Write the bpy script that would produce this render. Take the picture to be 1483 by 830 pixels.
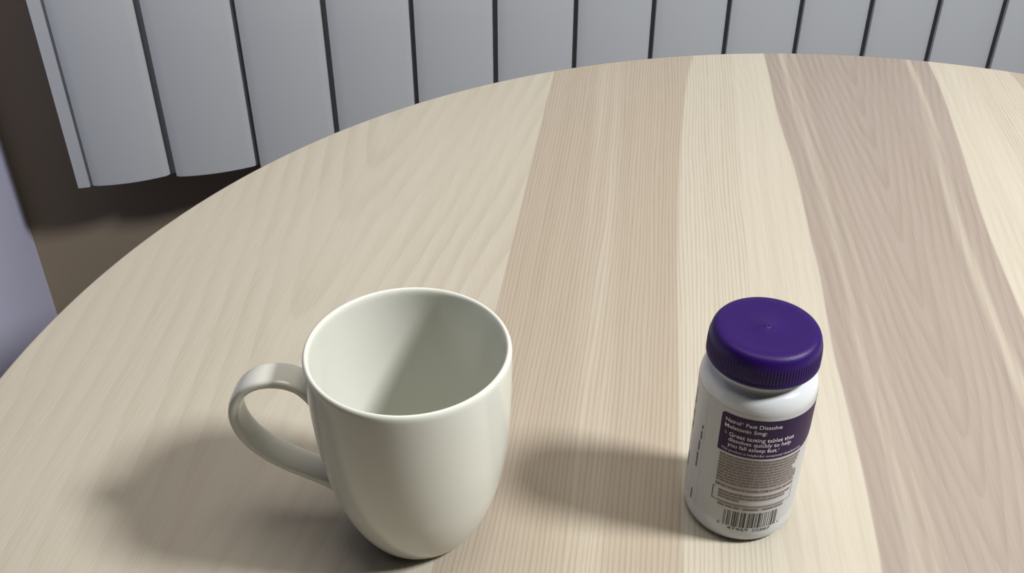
import bpy, bmesh, math, random
from math import sin, cos, pi, radians, sqrt
from mathutils import Vector, Matrix

# ---------------------------------------------------------------- scene, camera, light
for o in list(bpy.data.objects):
    bpy.data.objects.remove(o, do_unlink=True)
SC = bpy.context.scene
COL = SC.collection
AL = radians(13.03)                         # turn of the camera against the back wall
TURN = Matrix.Rotation(-AL, 3, 'Z')
def at(x, y, z):
    return TURN @ Vector((x, y, z))
TZ = 0.74                                   # height of the table top above the floor (m)

cd = bpy.data.cameras.new('camera')
cam = bpy.data.objects.new('camera', cd)
COL.objects.link(cam)
cd.sensor_fit = 'HORIZONTAL'
cd.sensor_width = 36.0
cd.lens = 1520.98 / 1483.0 * 36.0
cd.clip_start = 0.01
PITCH = 0.62034
ROLL = -0.0031
F = Vector((0, cos(PITCH), -sin(PITCH)))
U0 = Vector((0, sin(PITCH), cos(PITCH)))
R0 = Vector((1, 0, 0))
R_ = R0 * cos(ROLL) + U0 * sin(ROLL)
U_ = U0 * cos(ROLL) - R0 * sin(ROLL)
m = (TURN @ Matrix((R_, U_, -F)).transposed()).to_4x4()
m.translation = Vector((0, 0, TZ + 0.3688))
cam.matrix_world = m
SC.camera = cam

w = bpy.data.worlds.new('room_ambient')
SC.world = w
w.use_nodes = True
wb = w.node_tree.nodes['Background']
wb.inputs[0].default_value = (1.0, 0.97, 0.92, 1)
wb.inputs[1].default_value = 0.02

kl = bpy.data.lights.new('ceiling_lamp_bulb', 'POINT')
kl.energy = 90.0
kl.color = (1.0, 0.99, 0.965)
kl.shadow_soft_size = 0.10
klo = bpy.data.objects.new('ceiling_lamp_bulb', kl)
COL.objects.link(klo)
klo.location = at(0.80, 0.185, TZ + 0.92)

al = bpy.data.lights.new('overhead_fill', 'AREA')  # unseen soft light added overhead to lift table shadows and mug interior
al.shape = 'DISK'
al.size = 0.9
al.energy = 12.5
al.color = (1.0, 0.93, 0.82)
alo = bpy.data.objects.new('overhead_fill', al)
COL.objects.link(alo)
alo.location = at(0.05, 0.45, TZ + 1.70)

vs = SC.view_settings
vs.view_transform = 'Standard'
vs.look = 'None'
vs.exposure = 0.0
vs.gamma = 1.0
vs.use_curve_mapping = False

# ---------------------------------------------------------------- helpers
def empty(name, loc=(0, 0, 0), rz=0.0):
    o = bpy.data.objects.new(name, None)
    COL.objects.link(o)
    o.empty_display_size = 0.05
    o.location = loc
    o.rotation_euler = (0, 0, rz)
    return o

def tag(o, label, cat, group=None):
    o['label'] = label
    o['category'] = cat
    if group:
        o['group'] = group
    return o

def mesh_obj(name, verts, faces, mat, parent=None, smooth=False):
    me = bpy.data.meshes.new(name)
    me.from_pydata([tuple(v) for v in verts], [], faces)
    me.update()
    bm = bmesh.new()
    bm.from_mesh(me)
    bmesh.ops.recalc_face_normals(bm, faces=bm.faces)
    bm.to_mesh(me)
    bm.free()
    if smooth:
        me.shade_smooth()
    me.materials.append(mat)
    o = bpy.data.objects.new(name, me)
    COL.objects.link(o)
    o.parent = parent
    return o

def box(verts, faces, x0, x1, y0, y1, z0, z1):
    b = len(verts)
    verts += [(x0, y0, z0), (x1, y0, z0), (x1, y1, z0), (x0, y1, z0),
              (x0, y0, z1), (x1, y0, z1), (x1, y1, z1), (x0, y1, z1)]
    faces += [(b, b+3, b+2, b+1), (b+4, b+5, b+6, b+7), (b, b+1, b+5, b+4),
              (b+1, b+2, b+6, b+5), (b+2, b+3, b+7, b+6), (b+3, b, b+4, b+7)]

def catmull(pts, n):
    """smooth open curve through tuples of any dimension, n samples per span"""
    P = [tuple(2*a-b for a, b in zip(pts[0], pts[1]))] + list(pts) + \
        [tuple(2*a-b for a, b in zip(pts[-1], pts[-2]))]
    out = []
    for i in range(1, len(P)-2):
        for k in range(n):
            t = k / n
            out.append(tuple(0.5*((2*b)+(c-a)*t+(2*a-5*b+4*c-d)*t*t+(3*b-a-3*c+d)*t**3)
                             for a, b, c, d in zip(P[i-1], P[i], P[i+1], P[i+2])))
    out.append(tuple(pts[-1]))
    return out

def lathe(profile, seg, cap_first=False, cap_last=False, rib=None):
    """profile: list of (r, z) or (r, z, ribweight)"""
    V, Fc = [], []
    for p in profile:
        for k in range(seg):
            a = 2*pi*k/seg
            r = p[0]
            if rib and len(p) > 2 and p[2]:
                r += p[2]*rib(k)
            V.append((r*cos(a), r*sin(a), p[1]))
    for i in range(len(profile)-1):
        for k in range(seg):
            k2 = (k+1) % seg
            Fc.append((i*seg+k, i*seg+k2, (i+1)*seg+k2, (i+1)*seg+k))
    if cap_first:
        Fc.append(tuple(range(seg))[::-1])
    if cap_last:
        b = (len(profile)-1)*seg
        Fc.append(tuple(range(b, b+seg)))
    return V, Fc

# ---------------------------------------------------------------- materials
class NT:
    def __init__(self, name):
        self.m = bpy.data.materials.new(name)
        self.m.use_nodes = True
        self.t = self.m.node_tree
        self.b = self.t.nodes['Principled BSDF']
    def new(self, kind, **kw):
        n = self.t.nodes.new(kind)
        for k, v in kw.items():
            setattr(n, k, v)
        return n
    def put(self, sock, v):
        if isinstance(v, (int, float)):
            sock.default_value = v
        elif isinstance(v, tuple):
            sock.default_value = v if len(sock.default_value) == len(v) else v + (1,)
        else:
            self.t.links.new(v, sock)
    def math(self, op, a, b=None, c=None, clamp=False):
        n = self.new('ShaderNodeMath', operation=op, use_clamp=clamp)
        self.put(n.inputs[0], a)
        if b is not None: self.put(n.inputs[1], b)
        if c is not None: self.put(n.inputs[2], c)
        return n.outputs[0]
    def add(self, a, b): return self.math('ADD', a, b)
    def sub(self, a, b): return self.math('SUBTRACT', a, b)
    def mul(self, a, b): return self.math('MULTIPLY', a, b)
    def step(self, x, lo, hi, a=0.0, b=1.0):
        n = self.new('ShaderNodeMapRange', interpolation_type='SMOOTHSTEP')
        self.put(n.inputs[0], x)
        self.put(n.inputs[1], lo); self.put(n.inputs[2], hi)
        self.put(n.inputs[3], a); self.put(n.inputs[4], b)
        return n.outputs[0]
    def vec(self, x, y, z):
        n = self.new('ShaderNodeCombineXYZ')
        for s, v in zip(n.inputs, (x, y, z)): self.put(s, v)
        return n.outputs[0]
    def noise(self, v, scale=1.0, detail=2.0, rough=0.5, dim='3D'):
        n = self.new('ShaderNodeTexNoise', noise_dimensions=dim)
        self.put(n.inputs['Vector'], v)
        n.inputs['Scale'].default_value = scale
        n.inputs['Detail'].default_value = detail
        n.inputs['Roughness'].default_value = rough
        return n.outputs['Fac']
    def mix(self, f, a, b):
        n = self.new('ShaderNodeMix', data_type='RGBA')
        self.put(n.inputs[0], f); self.put(n.inputs[6], a); self.put(n.inputs[7], b)
        return n.outputs[2]
    def obj(self):
        return self.new('ShaderNodeTexCoord').outputs['Object']
    def xyz(self, v):
        n = self.new('ShaderNodeSeparateXYZ')
        self.put(n.inputs[0], v)
        return n.outputs
    def bump(self, h, strength, dist):
        n = self.new('ShaderNodeBump')
        n.inputs['Strength'].default_value = strength
        n.inputs['Distance'].default_value = dist
        self.put(n.inputs['Height'], h)
        self.put(self.b.inputs['Normal'], n.outputs[0])
    def set(self, **kw):
        for k, v in kw.items():
            self.put(self.b.inputs[k.replace('_', ' ')], v)
        return self.m

def srgb(r, g, b):
    f = lambda c: (c/12.92 if c <= 0.04045 else ((c+0.055)/1.055)**2.4)
    return (f(r/255), f(g/255), f(b/255), 1)

def plain(name, col, rough, noise_amt=0.03, scale=60, spec=0.5, bump=0.0, bump_scale=300):
    n = NT(name)
    f = n.noise(n.obj(), scale, 3)
    c2 = tuple(c*(1-noise_amt*2) for c in col[:3]) + (1,)
    n.set(Base_Color=n.mix(f, col, c2), Roughness=rough)
    n.b.inputs['Specular IOR Level'].default_value = spec
    if bump:
        n.bump(n.noise(n.obj(), bump_scale, 2), bump, 0.001)
    return n.m

SAP = srgb(172, 166, 153)
HEART = srgb(143, 133, 125)
HEART_Q = srgb(158, 148, 134)

def curve_u(n, v, pts):
    """u position of a natural colour boundary as a function of v, both in metres"""
    c = n.new('ShaderNodeFloatCurve')
    t = n.add(n.mul(v, 1/1.1), 0.5)
    n.put(c.inputs['Value'], t)
    cm = c.mapping.curves[0]
    q = sorted(((pv/1.1+0.5), (pu+0.3)/0.6) for pu, pv in pts)
    cm.points[0].location = q[0]
    cm.points[1].location = q[-1]
    for a in q[1:-1]:
        cm.points.new(*a)
    c.mapping.use_clip = False
    c.mapping.update()
    return n.sub(n.mul(c.outputs[0], 0.6), 0.3)

def wood(name, seed, centre, mirror=False, stripes=0.5, cathedral=0.0, slope=9.0, soft=0.006,
         ring_freq=22.0, tone=(1, 1, 1), heart=None, line_freq=410.0, hcol=None, fine=0.0):
    n = NT(name)
    x, y, z = n.xyz(n.obj())
    u = n.mul(x, -1.0) if mirror else x
    v = y
    uc = n.sub(u, centre)
    # slow wander of the grain
    wob = n.sub(n.noise(n.vec(n.mul(u, 9.0), n.mul(v, 2.2), seed), 1.0, 2), 0.5)
    wob2 = n.sub(n.noise(n.vec(n.mul(u, 30.0), n.mul(v, 6.0), seed+7.3), 1.0, 2), 0.5)
    uw = n.add(u, n.add(n.mul(wob, 0.016), n.mul(wob2, 0.0022)))
    # quarter-sawn stripes
    s1 = n.noise(n.vec(n.mul(uw, 330.0), n.mul(v, 2.2), seed+1.7), 1.0, 1.5, 0.6)
    s2 = n.noise(n.vec(n.mul(uw, 120.0), n.mul(v, 1.2), seed+3.1), 1.0, 1.0)
    # regular fine annual-ring lines, about 2.4 mm apart, with a little drift
    drift = n.mul(n.sub(n.noise(n.vec(n.mul(uw, 90.0), n.mul(v, 3.0), seed+6.0), 1.0, 2), 0.5), 2.6)
    per = n.math('FRACT', n.add(n.mul(uw, line_freq), drift))
    ridge = n.mul(n.step(per, 0.35, 0.85), n.step(per, 1.0, 0.90))
    breakup = n.step(n.noise(n.vec(n.mul(uw, 420.0), n.mul(v, 26.0), seed+8.0), 1.0, 2), 0.22, 0.62)
    lines = n.mul(ridge, n.add(0.45, n.mul(breakup, 0.55)))
    # growth-ring arches
    ucw = n.add(uc, n.add(n.mul(wob, 0.014), n.mul(wob2, 0.003)))
    au = n.math('SQRT', n.add(n.mul(ucw, ucw), soft*soft))
    g = n.sub(n.mul(au, slope), v)
    g = n.add(g, n.mul(n.sub(n.noise(n.vec(n.mul(u, 14.0), n.mul(v, 4.0), seed+5.0), 1.0, 3), 0.5), 0.10+0.1*fine))
    ph = n.math('FRACT', n.mul(g, ring_freq))
    arch = n.mul(n.step(ph, 0.25, 0.9), n.step(ph, 1.0, 0.93))
    amp = n.step(n.noise(n.vec(n.mul(u, 10.0), n.mul(v, 5.0), seed+9.0), 1.0, 1), 0.25, 0.7)
    arch = n.mul(arch, n.add(n.mul(amp, 0.75), 0.25))
    # pores
    po = n.noise(n.vec(n.mul(uw, 1300.0), n.mul(v, 45.0), seed+2.0), 1.0, 1)
    pores = n.step(po, 0.58, 0.74)
    cloud = n.noise(n.vec(n.mul(u, 16.0), n.mul(v, 3.0), seed+4.0), 1.0, 3)
    sap = tuple(a*b for a, b in zip(SAP[:3], tone)) + (1,)
    hrt = tuple(a*b for a, b in zip((hcol or HEART)[:3], tone)) + (1,)
    if heart:
        h, streak = heart(n, n.add(u, n.mul(wob2, 0.0018)), v)
        base = n.mix(h, sap, hrt)
        pale = tuple(c*1.06 for c in sap[:3]) + (1,)
        base = n.mix(n.mul(streak, n.step(s2, 0.2, 0.75)), base, pale)
    else:
        base = sap
    if heart and cathedral:
        arch = n.mul(arch, n.add(0.3, n.mul(h, 0.7)))
    dark = tuple(a*b for a, b in zip((0.70, 0.65, 0.57), (1, 1, 1))) + (1,)
    d = n.add(n.mul(lines, 0.62*stripes), n.mul(arch, 0.60*cathedral))
    d = n.add(d, n.mul(pores, 0.10))
    d = n.add(d, n.mul(n.sub(n.step(s1, 0.35, 0.70), 0.4), 0.5*fine))
    d = n.add(d, n.mul(n.sub(cloud, 0.5), 0.30))
    d = n.add(d, n.mul(n.sub(s2, 0.5), 0.45*stripes))
    d = n.math('MAXIMUM', d, -0.2)
    mm = n.new('ShaderNodeMix', data_type='RGBA', blend_type='MULTIPLY', clamp_factor=False)
    n.put(mm.inputs[0], d); n.put(mm.inputs[6], base); n.put(mm.inputs[7], dark)
    n.put(n.b.inputs['Base Color'], mm.outputs[2])
    n.b.inputs['Roughness'].default_value = 0.5
    n.b.inputs['Specular IOR Level'].default_value = 0.32
    n.bump(n.add(n.mul(lines, -0.5), n.mul(pores, -0.5)), 0.12, 0.0004)
    return n.m

def heart_quarter(n, u, v):
    c1 = curve_u(n, v, [(-0.130, 0.50), (-0.1337, 0.4723), (-0.1377, 0.4321), (-0.1409, 0.3594), (-0.1432, 0.2816),
                        (-0.1437, 0.2068), (-0.1438, 0.15), (-0.1431, 0.09), (-0.1415, 0.0), (-0.139, -0.1), (-0.133, -0.5)])
    h = n.step(n.sub(u, c1), -0.001, 0.0015, 1.0, 0.0)
    s = n.sub(u, n.add(n.mul(v, -0.035), -0.186))
    st = n.mul(n.step(n.math('ABSOLUTE', s), 0.004, 0.014, 0.55, 0.0), h)
    return h, st

def heart_flat(n, u, v):
    c2 = curve_u(n, v, [(-0.072, 0.52), (-0.0699, 0.4805), (-0.0669, 0.3745), (-0.0612, 0.2922), (-0.0584, 0.2022), (-0.0570, 0.162),
                        (-0.0572, 0.0878), (-0.0552, 0.0375), (-0.0535, -0.0087), (-0.0531, -0.0492), (-0.0540, -0.08), (-0.058, -0.5)])
    c3 = curve_u(n, v, [(0.068, 0.52), (0.0685, 0.4456), (0.0659, 0.3808), (0.0607, 0.299), (0.0568, 0.2411),
                        (0.0557, 0.1834), (0.0556, 0.1333), (0.056, 0.0), (0.06, -0.5)])
    a = n.sub(u, c2)
    b = n.sub(c3, u)
    h = n.mul(n.step(a, -0.0008, 0.0012), n.step(b, -0.0008, 0.0012))
    k = 0.0
    st = n.mul(n.step(n.math('ABSOLUTE', n.sub(a, 0.016)), 0.001, 0.0055, 1.0, 0.0), 0.55)
    st2 = n.mul(n.step(n.math('ABSOLUTE', n.sub(a, 0.025)), 0.0005, 0.004, 1.0, 0.0), 0.35)
    st3 = n.mul(n.step(n.math('ABSOLUTE', n.sub(b, 0.017)), 0.001, 0.006, 1.0, 0.0), 0.55)
    return h, n.math('MAXIMUM', n.math('MAXIMUM', st, st2), st3)

M = {}
M['plank_quarter'] = wood('ash_quarter_sawn', 3.0, -0.18, stripes=0.80, heart=heart_quarter, hcol=HEART_Q)
M['plank_quarter_m'] = wood('ash_quarter_sawn_mirrored', 3.0, -0.18, mirror=True, stripes=0.80, heart=heart_quarter, hcol=HEART_Q)
M['plank_heart'] = wood('ash_heartwood', 11.0, 0.0, stripes=0.05, cathedral=0.60, slope=10.0, soft=0.003, ring_freq=17.0, heart=heart_flat, fine=0.42)
M['plank_sap'] = wood('ash_sapwood', 21.0, -0.363, stripes=0.10, fine=0.20, cathedral=0.42, slope=7.0, soft=0.010, ring_freq=11.0, tone=(0.98, 0.985, 0.985))
M['plank_sap_m'] = wood('ash_sapwood_mirrored', 21.0, -0.363, mirror=True, stripes=0.10, fine=0.20, cathedral=0.42, slope=7.0, soft=0.010, ring_freq=11.0, tone=(0.98, 0.985, 0.985))
M['leg_wood'] = wood('ash_legs', 31.0, 0.0, stripes=0.3)
M['wall_back'] = plain('taupe_wall_paint', srgb(136, 124, 108), 0.85, 0.04, 30, 0.2, 0.1)
M['wall_left'] = plain('lavender_wall_paint', srgb(180, 181, 206), 0.8, 0.03, 30, 0.2, 0.1)
M['floor'] = plain('grey_floor', srgb(120, 112, 104), 0.6, 0.08, 12)
M['radiator'] = plain('white_radiator_enamel', srgb(162, 166, 172), 0.42, 0.01, 20, 0.4)
M['glaze'] = plain('white_glazed_ceramic', srgb(200, 202, 194), 0.16, 0.004, 40, 0.5)
M['bottle'] = plain('white_glossy_plastic', srgb(190, 194, 198), 0.14, 0.004, 40, 0.5)
M['label'] = plain('white_satin_label', srgb(181, 183, 184), 0.38, 0.01, 80, 0.4)
M['cap'] = plain('violet_plastic', srgb(34, 6, 80), 0.42, 0.02, 200, 0.22, 0.15, 2500)
M['panel'] = plain('dark_purple_print', srgb(38, 12, 58), 0.40, 0.02, 100, 0.22)
M['print_white'] = plain('white_print', srgb(200, 192, 206), 0.4, 0.0)
M['print_grey'] = plain('grey_print', srgb(100, 90, 90), 0.4, 0.0)
M['print_tint'] = plain('pale_grey_print', srgb(157, 149, 148), 0.4, 0.0)
M['print_black'] = plain('black_print', srgb(26, 22, 24), 0.4, 0.0)
M['print_green'] = plain('green_print', srgb(120, 150, 120), 0.4, 0.0)

# ---------------------------------------------------------------- room
WD = Vector((1, 0, 0))              # along the back wall
NN = Vector((0, -1, 0))             # out of the back wall, into the room
P0 = at(-0.32426, 0.88814, 0)             # front plane of the radiator, left edge of its second column
WOFF = 0.088                                    # radiator face to wall
SCOR = -0.1675                                   # room corner along the wall

def slab(name, a, b, depth_dir, depth, z0, z1, mat):
    d = depth_dir * depth
    V = []
    for z in (z0, z1):
        for p in (a, b, b+d, a+d):
            V.append((p.x, p.y, z))
    Fc = [(0, 3, 2, 1), (4, 5, 6, 7), (0, 1, 5, 4), (1, 2, 6, 5), (2, 3, 7, 6), (3, 0, 4, 7)]
    o = mesh_obj(name, V, Fc, mat)
    o['kind'] = 'structure'
    return o

corner = P0 + WD*SCOR - NN*WOFF
slab('wall_back', corner - WD*0.12, corner + WD*3.2, -NN, 0.12, 0.0, 2.5, M['wall_back'])
slab('wall_left', corner, corner + NN*0.55, -WD, 0.12, 0.0, 2.5, M['wall_left'])
fa = corner - WD*0.12 - NN*0.12
slabv = [fa, fa + WD*3.4, fa + WD*3.4 + NN*3.2, fa + NN*3.2]
o = mesh_obj('floor', [(p.x, p.y, z) for z in (-0.05, 0.0) for p in slabv],
             [(0, 3, 2, 1), (4, 5, 6, 7), (0, 1, 5, 4), (1, 2, 6, 5), (2, 3, 7, 6), (3, 0, 4, 7)], M['floor'])
o['kind'] = 'structure'

# ---------------------------------------------------------------- radiator
PITCHC = 0.08
NCOL = 16
RZ0, RZ1 = TZ - 0.1365, TZ + 0.4635
rad = empty('radiator', (P0.x, P0.y, RZ0))
tag(rad, 'white panel radiator of tall flat columns hung on the taupe wall', 'radiator')
H = RZ1 - RZ0

def column_mesh():
    # plan outline of the face plate: proud rounded left edge, easing back to the right
    x0, x1 = 0.0004, 0.0780
    n = 18
    front = []
    for k in range(n+1):
        t = k/n
        xx = x0 + (x1-x0)*t
        yy = 0.0022 + 0.0776*(-0.16*t + 0.228*t*t) + 0.0010*max(0, 1-t/0.08)**2 + 0.0022*max(0, (t-0.94)/0.06)**2
        front.append((xx, yy))
    back = [(x1-0.0004, 0.0125), (0.0850, 0.0130), (0.0850, 0.0146), (0.047, 0.0146), (0.047, 0.066), (0.0755, 0.068), (0.0755, 0.072), (0.004, 0.072),
            (0.004, 0.068), (0.029, 0.066), (0.029, 0.0125), (x0+0.0006, 0.0075)]
    out = front + back
    N = len(out)
    cx, cy = 0.0375, 0.004
    V, Fc = [], []
    zs = [(0.0, 0.0012), (0.0012, 0.0), (H-0.0012, 0.0), (H, 0.0012)]
    for z, ins in zs:
        for (a, b) in out:
            V.append((a, b + (ins if b < 0.0125 else 0), z))
    for i in range(3):
        for k in range(N):
            k2 = (k+1) % N
            Fc.append((i*N+k, i*N+k2, (i+1)*N+k2, (i+1)*N+k))
    Fc.append(tuple(range(N))[::-1])
    Fc.append(tuple(range(3*N, 4*N)))
    return V, Fc

V, Fc = column_mesh()
col0 = mesh_obj('column', V, Fc, M['radiator'], rad)
for pgn in col0.data.polygons:
    pgn.use_smooth = True
col0.data.set_sharp_from_angle(angle=radians(35))
col0.location.x = -0.0774
col0.scale.x = 0.918
for i in range(0, NCOL-1):
    c = col0.copy()
    COL.objects.link(c)
    c.parent = rad
    c.location.x = i*PITCHC
    c.scale.x = {1: 0.975, 3: 0.99}.get(i, 1.0)
# flat end strip beside the first column
V, Fc = [], []
box(V, Fc, -0.0908, -0.0800, 0.0030, 0.0065, 0.0, H)
box(V, Fc, -0.0908, -0.0772, 0.0065, 0.0100, 0.0, H)
box(V, Fc, -0.0908, -0.0885, 0.0100, 0.074, 0.0, H)
mesh_obj('end_strip', V, Fc, M['radiator'], rad)
# header tubes that join the columns and the wall brackets behind
for zc in (0.06, H-0.06):
    V, Fc = [], []
    ns = 20
    for xx in (-0.086, (NCOL-1)*PITCHC-0.006):
        for k in range(ns):
            a = 2*pi*k/ns
            V.append((xx, 0.041+0.017*cos(a), zc+0.017*sin(a)))
    for k in range(ns):
        k2 = (k+1) % ns
        Fc.append((k, k2, ns+k2, ns+k))
    Fc.append(tuple(range(ns))[::-1]); Fc.append(tuple(range(ns, 2*ns)))
    mesh_obj('header_tube', V, Fc, M['radiator'], rad, True)
for xc in (0.2, 0.84):
    for zc in (0.1, H-0.1):
        V, Fc = [], []
        box(V, Fc, xc-0.004, xc+0.004, 0.0722, WOFF-0.0012, zc-0.02, zc+0.02)
        mesh_obj('wall_bracket', V, Fc, M['radiator'], rad)

# ---------------------------------------------------------------- table
TC = at(0.22357, 0.36173, 0)
TR = 0.5061
TA = radians(7.736)
table = empty('dining_table', (TC.x, TC.y, 0), -TA-AL)
tag(table, 'round dining table of pale ash planks with grey-brown heartwood bands', 'table')
TH = 0.024

def plank(u0, u1, mat):
    n = 40
    def outline(R):
        a0 = max(-R*0.99999, u0); a1 = min(R*0.99999, u1)
        pts = []
        for k in range(n+1):                       # far arc
            t = k/n
            if u0 < -TR+1e-6 or u1 > TR-1e-6:
                th0, th1 = math.acos(a0/R), math.acos(a1/R)
                th = th0+(th1-th0)*t
                uu = R*cos(th)
            else:
                uu = a0+(a1-a0)*t
            pts.append((uu, sqrt(max(0, R*R-uu*uu))))
        low = [(a, -b) for a, b in reversed(pts)]
        return pts + low
    rings = [(TR-0.0022, 0.0), (TR-0.0012, -0.0003), (TR-0.0003, -0.0012), (TR, -0.0024), (TR, -TH+0.002), (TR-0.002, -TH)]
    V, Fc = [], []
    N = None
    for R, z in rings:
        o = outline(R); N = len(o)
        V += [(a, b, z) for a, b in o]
    for i in range(len(rings)-1):
        for k in range(N):
            k2 = (k+1) % N
            Fc.append((i*N+k, i*N+k2, (i+1)*N+k2, (i+1)*N+k))
    Fc.append(tuple(range(N)))
    b = (len(rings)-1)*N
    Fc.append(tuple(range(b, b+N))[::-1])
    o = mesh_obj('plank', V, Fc, mat, table)
    o.location.z = TZ
    return o

for u0, u1, mk in ((-TR, -0.4787, 'plank_sap'), (-0.4787, -0.2487, 'plank_sap'), (-0.2487, -0.0995, 'plank_quarter'),
                   (-0.0995, 0.0995, 'plank_heart'), (0.0995, 0.2487, 'plank_quarter_m'),
                   (0.2487, 0.4787, 'plank_sap_m'), (0.4787, TR, 'plank_sap_m')):
    plank(u0, u1, M[mk])
# ring apron and four tapered legs underneath
V, Fc = [], []
ns = 64
for (r, z) in ((0.36, -TH), (0.36, -TH-0.06), (0.34, -TH-0.06), (0.34, -TH)):
    for k in range(ns):
        a = 2*pi*k/ns
        V.append((r*cos(a), r*sin(a), TZ+z))
for i in range(4):
    for k in range(ns):
        k2 = (k+1) % ns
        j = (i+1) % 4
        Fc.append((i*ns+k, i*ns+k2, j*ns+k2, j*ns+k))
mesh_obj('apron', V, Fc, M['leg_wood'], table)
for q in range(4):
    a = pi/4+q*pi/2
    V, Fc = [], []
    prof = [(0.026, 0.35, TZ-TH), (0.026, 0.35, TZ-TH-0.1), (0.016, 0.39, 0.004), (0.014, 0.39, 0.0)]
    for (r, d, z) in prof:
        for k in range(20):
            b = 2*pi*k/20
            V.append((d*cos(a)+r*cos(b), d*sin(a)+r*sin(b), z))
    for i in range(3):
        for k in range(20):
            k2 = (k+1) % 20
            Fc.append((i*20+k, i*20+k2, (i+1)*20+k2, (i+1)*20+k))
    Fc.append(tuple(range(20))); Fc.append(tuple(range(60, 80)))
    mesh_obj('leg', V, Fc, M['leg_wood'], table, False)

# ---------------------------------------------------------------- mug
mug = empty('mug', at(-0.04236, 0.33126, TZ), -AL)
tag(mug, 'empty plain white ceramic mug with a loop handle', 'mug')
outer = [(0.0222, 0.0003), (0.0240, 0.0013), (0.0258, 0.0036), (0.0287, 0.0085), (0.0322, 0.016), (0.0350, 0.024), (0.0372, 0.032),
         (0.0387, 0.040), (0.0399, 0.048), (0.0408, 0.056), (0.0414, 0.064), (0.0419, 0.073), (0.0422, 0.082), (0.0424, 0.092), (0.04245, 0.0995)]
lip = []
for k in range(1, 9):
    a = pi*k/9
    lip.append((0.0411+0.00135*cos(a), 0.1000+0.0024*sin(a)))
inner = [(0.0397, 0.0992), (0.0395, 0.090), (0.0390, 0.075), (0.0381, 0.060), (0.0366, 0.045), (0.0340, 0.030), (0.0305, 0.019),
         (0.0265, 0.0115), (0.0215, 0.0080), (0.0130, 0.0066), (0.0040, 0.0064)]
prof = catmull(outer, 3) + lip + catmull(inner, 3)
foot = [(0.0002, 0.0030), (0.0180, 0.0028), (0.0195, 0.0006), (0.0205, 0.0)]
V, Fc = lathe(foot + prof + [(0.0002, 0.0064)], 128)
body = mesh_obj('body', V, Fc, M['glaze'], mug, True)

HA = radians(3.0)
hd = Vector((-cos(HA), sin(HA), 0))
hg = Vector((sin(HA), cos(HA), 0))
hc = catmull([(0.0388, 0.0755), (0.0425, 0.0788), (0.0470, 0.0826), (0.0525, 0.0846), (0.0590, 0.0847), (0.0650, 0.0829), (0.0702, 0.0790), (0.0741, 0.0730),
              (0.0757, 0.0660), (0.0745, 0.0580), (0.0706, 0.0502), (0.0642, 0.0432), (0.0565, 0.0377), (0.0480, 0.0330), (0.0415, 0.0298), (0.0362, 0.0275)], 6)
V, Fc = [], []
nh = 28
L = len(hc)
for i, (rho, z) in enumerate(hc):
    a = hc[max(0, i-1)]; b = hc[min(L-1, i+1)]
    t = Vector((b[0]-a[0], b[1]-a[1])).normalized()
    nrm = Vector((-t.y, t.x))
    s = i/(L-1)
    flare = max(0, 1-s/0.13)**2*0.55 + max(0, (s-0.88)/0.12)**2*0.35
    hw = 0.0070*(1+0.25*flare)
    ht = 0.0024*(1+1.9*flare)
    for k in range(nh):
        ang = 2*pi*k/nh
        ca, sa = cos(ang), sin(ang)
        e = 0.62
        oo = hw*math.copysign(abs(ca)**e, ca)
        tt = ht*math.copysign(abs(sa)**e, sa)
        q = Vector((rho, z)) + nrm*tt
        # end inside the wall of the mug, never through it
        rw = 0.0
        for (ra, za), (rb_, zb) in zip(outer, outer[1:]):
            if za <= q.y <= zb:
                rw = ra+(rb_-ra)*(q.y-za)/(zb-za)
        q.x = max(q.x, sqrt(max(0.0, (rw-0.0014)**2-oo*oo)))
        p = hd*q.x + hg*oo
        V.append((p.x, p.y, q.y))
for i in range(L-1):
    for k in range(nh):
        k2 = (k+1) % nh
        Fc.append((i*nh+k, i*nh+k2, (i+1)*nh+k2, (i+1)*nh+k))
Fc.append(tuple(range(nh))); Fc.append(tuple(range((L-1)*nh, L*nh)))
mesh_obj('handle', V, Fc, M['glaze'], mug, True)

# ---------------------------------------------------------------- pill bottle
BX, BY = 0.10475, 0.3409
FACE = math.atan2(-BY, -BX)                      # direction from the bottle to the camera: zero of label angles
bottle = empty('pill_bottle', at(BX, BY, TZ), -AL)
tag(bottle, 'white plastic tablet bottle with a ribbed violet screw cap', 'bottle')
RB = 0.0249
bp = catmull([(0.0190, 0.0008), (0.0212, 0.0), (0.0229, 0.0012), (0.0242, 0.0038), (0.0248, 0.0075), (RB, 0.014), (RB, 0.040), (RB, 0.070), (RB, 0.0775),
              (0.0246, 0.0802), (0.0239, 0.0822), (0.0228, 0.0838), (0.0214, 0.0849), (0.0204, 0.0860), (0.0201, 0.0880), (0.0201, 0.097)], 5)
V, Fc = lathe([(0.0003, 0.0018), (0.0180, 0.0016)] + bp, 128, False, True)
mesh_obj('body', V, Fc, M['bottle'], bottle, True)

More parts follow.
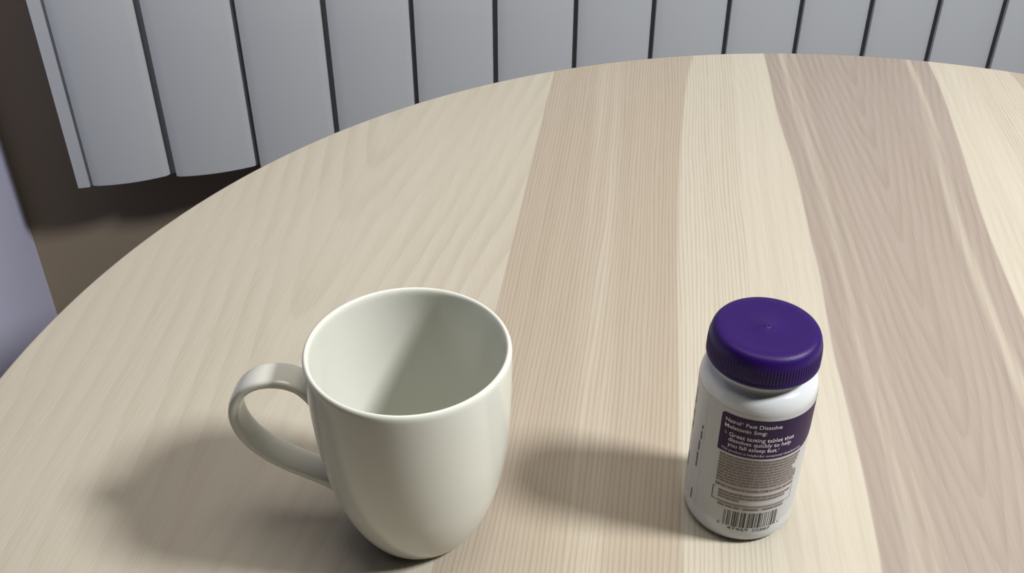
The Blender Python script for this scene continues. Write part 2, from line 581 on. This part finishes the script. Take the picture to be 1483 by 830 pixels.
NR = 110
def ribf(k):
    ph = (k % 6)/6.0
    return 0.5+0.5*cos(2*pi*ph)
cp = [(0.0206, 0.0906, 0), (0.0226, 0.0903, 0), (0.0233, 0.0906, 0), (0.0236, 0.0912, 0), (0.0236, 0.0922, 0), (0.0234, 0.0926, 0), (0.0233, 0.0929, 0.0003), (0.0232, 0.0955, 0.00035),
      (0.0230, 0.0985, 0.00035), (0.02295, 0.0997, 0.0002), (0.0229, 0.1003, 0), (0.0226, 0.1018, 0), (0.0221, 0.1031, 0), (0.0214, 0.1041, 0), (0.0205, 0.1047, 0), (0.0193, 0.1050, 0),
      (0.0165, 0.1050, 0), (0.0158, 0.1049, 0), (0.010, 0.1049, 0), (0.0017, 0.1049, 0), (0.0013, 0.1051, 0), (0.0009, 0.1054, 0), (0.0005, 0.1052, 0), (0.0002, 0.1051, 0)]
V, Fc = lathe(cp, NR*6, False, True, ribf)
cap = mesh_obj('cap', V, Fc, M['cap'], bottle, True)

def wrap(a_deg, z, off):
    a = FACE + radians(a_deg)
    r = RB + off
    return (r*cos(a), r*sin(a), z)

def strip(name, fn_lo, fn_hi, a0, a1, off, mat, parent, na=60, nz=4):
    V, Fc = [], []
    for i in range(na+1):
        a = a0+(a1-a0)*i/na
        lo, hi = fn_lo(a), fn_hi(a)
        for j in range(nz+1):
            V.append(wrap(a, lo+(hi-lo)*j/nz, off))
    for i in range(na):
        for j in range(nz):
            b = i*(nz+1)+j
            Fc.append((b, b+nz+1, b+nz+2, b+1))
    me = bpy.data.meshes.new(name)
    me.from_pydata(V, [], Fc)
    me.update()
    me.shade_smooth()
    me.materials.append(mat)
    o = bpy.data.objects.new(name, me)
    COL.objects.link(o)
    o.parent = parent
    return o

def quads(name, rects, off, mat, parent):
    """rects: (a0, a1, z0, z1[, slant]) small printed patches, split so that they follow the curve"""
    V, Fc = [], []
    for r in rects:
        a0, a1, z0, z1 = r[:4]
        n = max(1, int(abs(a1-a0)/4)+1)
        b = len(V)
        for i in range(n+1):
            a = a0+(a1-a0)*i/n
            V.append(wrap(a, z0, off)); V.append(wrap(a, z1, off))
        for i in range(n):
            Fc.append((b+2*i, b+2*i+2, b+2*i+3, b+2*i+1))
    me = bpy.data.meshes.new(name)
    me.from_pydata(V, [], Fc)
    me.update()
    me.materials.append(mat)
    o = bpy.data.objects.new(name, me)
    COL.objects.link(o)
    o.parent = parent
    return o

def lettering(text, a0, a1, z, cap_h, off, mat, parent, bold=0.012):
    cu = bpy.data.curves.new('lettering', 'FONT')
    cu.body = text
    cu.size = 1.0
    cu.offset = bold
    cu.resolution_u = 3
    to = bpy.data.objects.new('lettering', cu)
    COL.objects.link(to)
    bpy.context.view_layer.update()
    me = bpy.data.meshes.new_from_object(to.evaluated_get(bpy.context.evaluated_depsgraph_get()))
    bpy.data.objects.remove(to, do_unlink=True)
    xs = [v.co.x for v in me.vertices]
    mn, mxx = min(xs), max(xs)
    for v in me.vertices:
        a = a0+(a1-a0)*(v.co.x-mn)/(mxx-mn)
        v.co = wrap(a, z+v.co.y/0.69*cap_h, off)
    me.name = 'lettering'
    me.materials.clear()
    me.materials.append(mat)
    o = bpy.data.objects.new('lettering', me)
    COL.objects.link(o)
    o.parent = parent
    return o

MM = 0.001
label = strip('label', lambda a: 0.0045 if abs(a) < 1e3 else 0, lambda a: 0.0775, -46, 313.5, 0.00006, M['label'], bottle, 150, 2)
# follow the body's rounding at the foot of the label
for v in label.data.vertices:
    if v.co.z < 0.012:
        v.co.z = 0.012
def hi_p(a):
    d = a+28.2
    c = 4.5
    z = 75.0
    return (z - (1.6*(1-sqrt(max(0, 1-((c-d)/c)**2))) if d < c else 0))*MM
def lo_p(a):
    return (53.6 + (10.0*((a-60)/40)**1.6 if a > 60 else 0))*MM
panel = strip('purple_panel', lo_p, hi_p, -28.2, 100, 0.00012, M['panel'], label, 70, 3)
panel['label'] = 'dark purple printed panel'
LT = 0.0002
lettering('Natrol', -23.6, -8.2, 70.6*MM, 2.0*MM, LT, M['print_white'], label)
lettering('\u00ae', -7.4, -5.6, 71.6*MM, 0.9*MM, LT, M['print_white'], label, 0.0)
lettering('Fast Dissolve', -3.2, 31.0, 70.6*MM, 2.0*MM, LT, M['print_white'], label)
lettering('Melatonin 5mg:', -23.6, 17.0, 67.4*MM, 2.0*MM, LT, M['print_white'], label)
lettering('Great tasting tablet that', -18.0, 46.5, 63.3*MM, 2.1*MM, LT, M['print_white'], label)
lettering('dissolves quickly to help', -18.0, 44.0, 60.5*MM, 2.1*MM, LT, M['print_white'], label)
lettering('\u2020', 31.0, 32.3, 58.5*MM, 1.2*MM, LT, M['print_white'], label, 0.0)
lettering('you fall asleep fast.', -18.0, 30.4, 57.6*MM, 2.1*MM, LT, M['print_white'], label)
lettering('This product is helpful for occasional sleeplessness.', -24.0, 60.0, 54.9*MM, 1.3*MM, LT, M['print_white'], label, 0.004)
quads('bullet_mark', [(-22.9, -21.0, 64.6*MM, 65.1*MM), (-22.4, -20.5, 63.8*MM, 64.3*MM)], LT, M['print_green'], label)
# small grey print, too fine to read: rows of word-length dashes
rnd = random.Random(5)
rows = []
zrow = 51.3
ends = [62, 61, 59, 57, 53, 55, 60, 61, 61, 60]
tint = []
for i, e in enumerate(ends):
    a = -24.5
    tint.append((-24.5, e, (zrow-0.45)*MM, (zrow+1.17)*MM))
    while a < e-2:
        L_ = rnd.uniform(2.5, 9.0)
        rows.append((a, min(e, a+L_), zrow*MM, (zrow+0.95)*MM))
        a += L_+0.8
    zrow -= 1.66
for i, (s, e) in enumerate([(-20, 57), (-20, 50), (-20, 2)]):
    a = s
    z = 30.3-1.7*i
    tint.append((s, e, (z-0.5)*MM, (z+1.2)*MM))
    while a < e-2:
        L_ = rnd.uniform(2.5, 8.0)
        rows.append((a, min(e, a+L_), z*MM, (z+0.95)*MM))
        a += L_+0.8
for (a0, a1) in ((-19, -12), (-10.5, -4), (-2.5, 3), (7, 22), (27, 38), (39.5, 50)):
    rows.append((a0, a1, 22.3*MM, 23.3*MM))
tint.append((-19, 51, 22.0*MM, 25.3*MM))
tint.append((-24.5, 60, 32.9*MM, 35.9*MM))
# stacked lines run up the side of the label by the seam
for (a0, a1, z0, z1) in ((-51.6, -49.2, 56.6, 58.6), (-52, -49.6, 50.5, 55.2), (-54.2, -51.8, 33.5, 42), (-53.6, -51.2, 43.5, 49), (-55.6, -53.6, 12.8, 19),
                         (-78, -74.2, 62, 66), (-78, -74.2, 55, 58), (-78, -74.2, 48.5, 51.5), (-73.6, -72.9, 47.5, 66.5), (-77, -74.5, 24.5, 33), (-74, -72.5, 67.5, 72)):
    rows.append((a0, a1, z0*MM, z1*MM))
t_o = quads('fine_print_ground', tint, 0.00012, M['print_tint'], label)
f_o = quads('fine_print', rows, 0.00018, M['print_grey'], label)
lettering('KEEP OUT OF REACH OF CHILDREN. STORE IN A COOL, DRY PLACE.', -24.5, 60, 33.7*MM, 1.0*MM, LT, M['print_black'], label, 0.02)
# outlined notice box
quads('notice_box', [(-26.4, -25.6, 24.6*MM, 32.0*MM), (-26.4, 60, 24.4*MM, 24.65*MM), (59.6, 60, 24.6*MM, 32.4*MM), (-26.4, -23.6, 31.8*MM, 32.0*MM)],
      LT, M['print_black'], label)
# bar code
CODE = '047469058870'
LC = {'0': '0001101', '1': '0011001', '2': '0010011', '3': '0111101', '4': '0100011', '5': '0110001', '6': '0101111', '7': '0111011', '8': '0110111', '9': '0001011'}
bits = '101'+''.join(LC[c] for c in CODE[:6])+'01010'+''.join(''.join('1' if b == '0' else '0' for b in LC[c]) for c in CODE[6:])+'101'
bars = []
a0, a1 = -10.8, 44.8
k = 0
while k < len(bits):
    if bits[k] == '1':
        j = k
        while j < len(bits) and bits[j] == '1':
            j += 1
        bars.append((a0+(a1-a0)*k/95, a0+(a1-a0)*j/95, 11.2*MM, 20.6*MM))
        k = j
    else:
        k += 1
quads('bar_code', bars, 0.00012, M['print_black'], label)
lettering('47469', -5.5, 16, 9.0*MM, 1.7*MM, LT, M['print_black'], label, 0.0)
lettering('05887', 20, 39.5, 9.0*MM, 1.7*MM, LT, M['print_black'], label, 0.0)
lettering('0', -16.3, -13.8, 10.6*MM, 1.6*MM, LT, M['print_black'], label, 0.0)
lettering('4', 47.2, 49.4, 11.0*MM, 1.3*MM, LT, M['print_black'], label, 0.0)
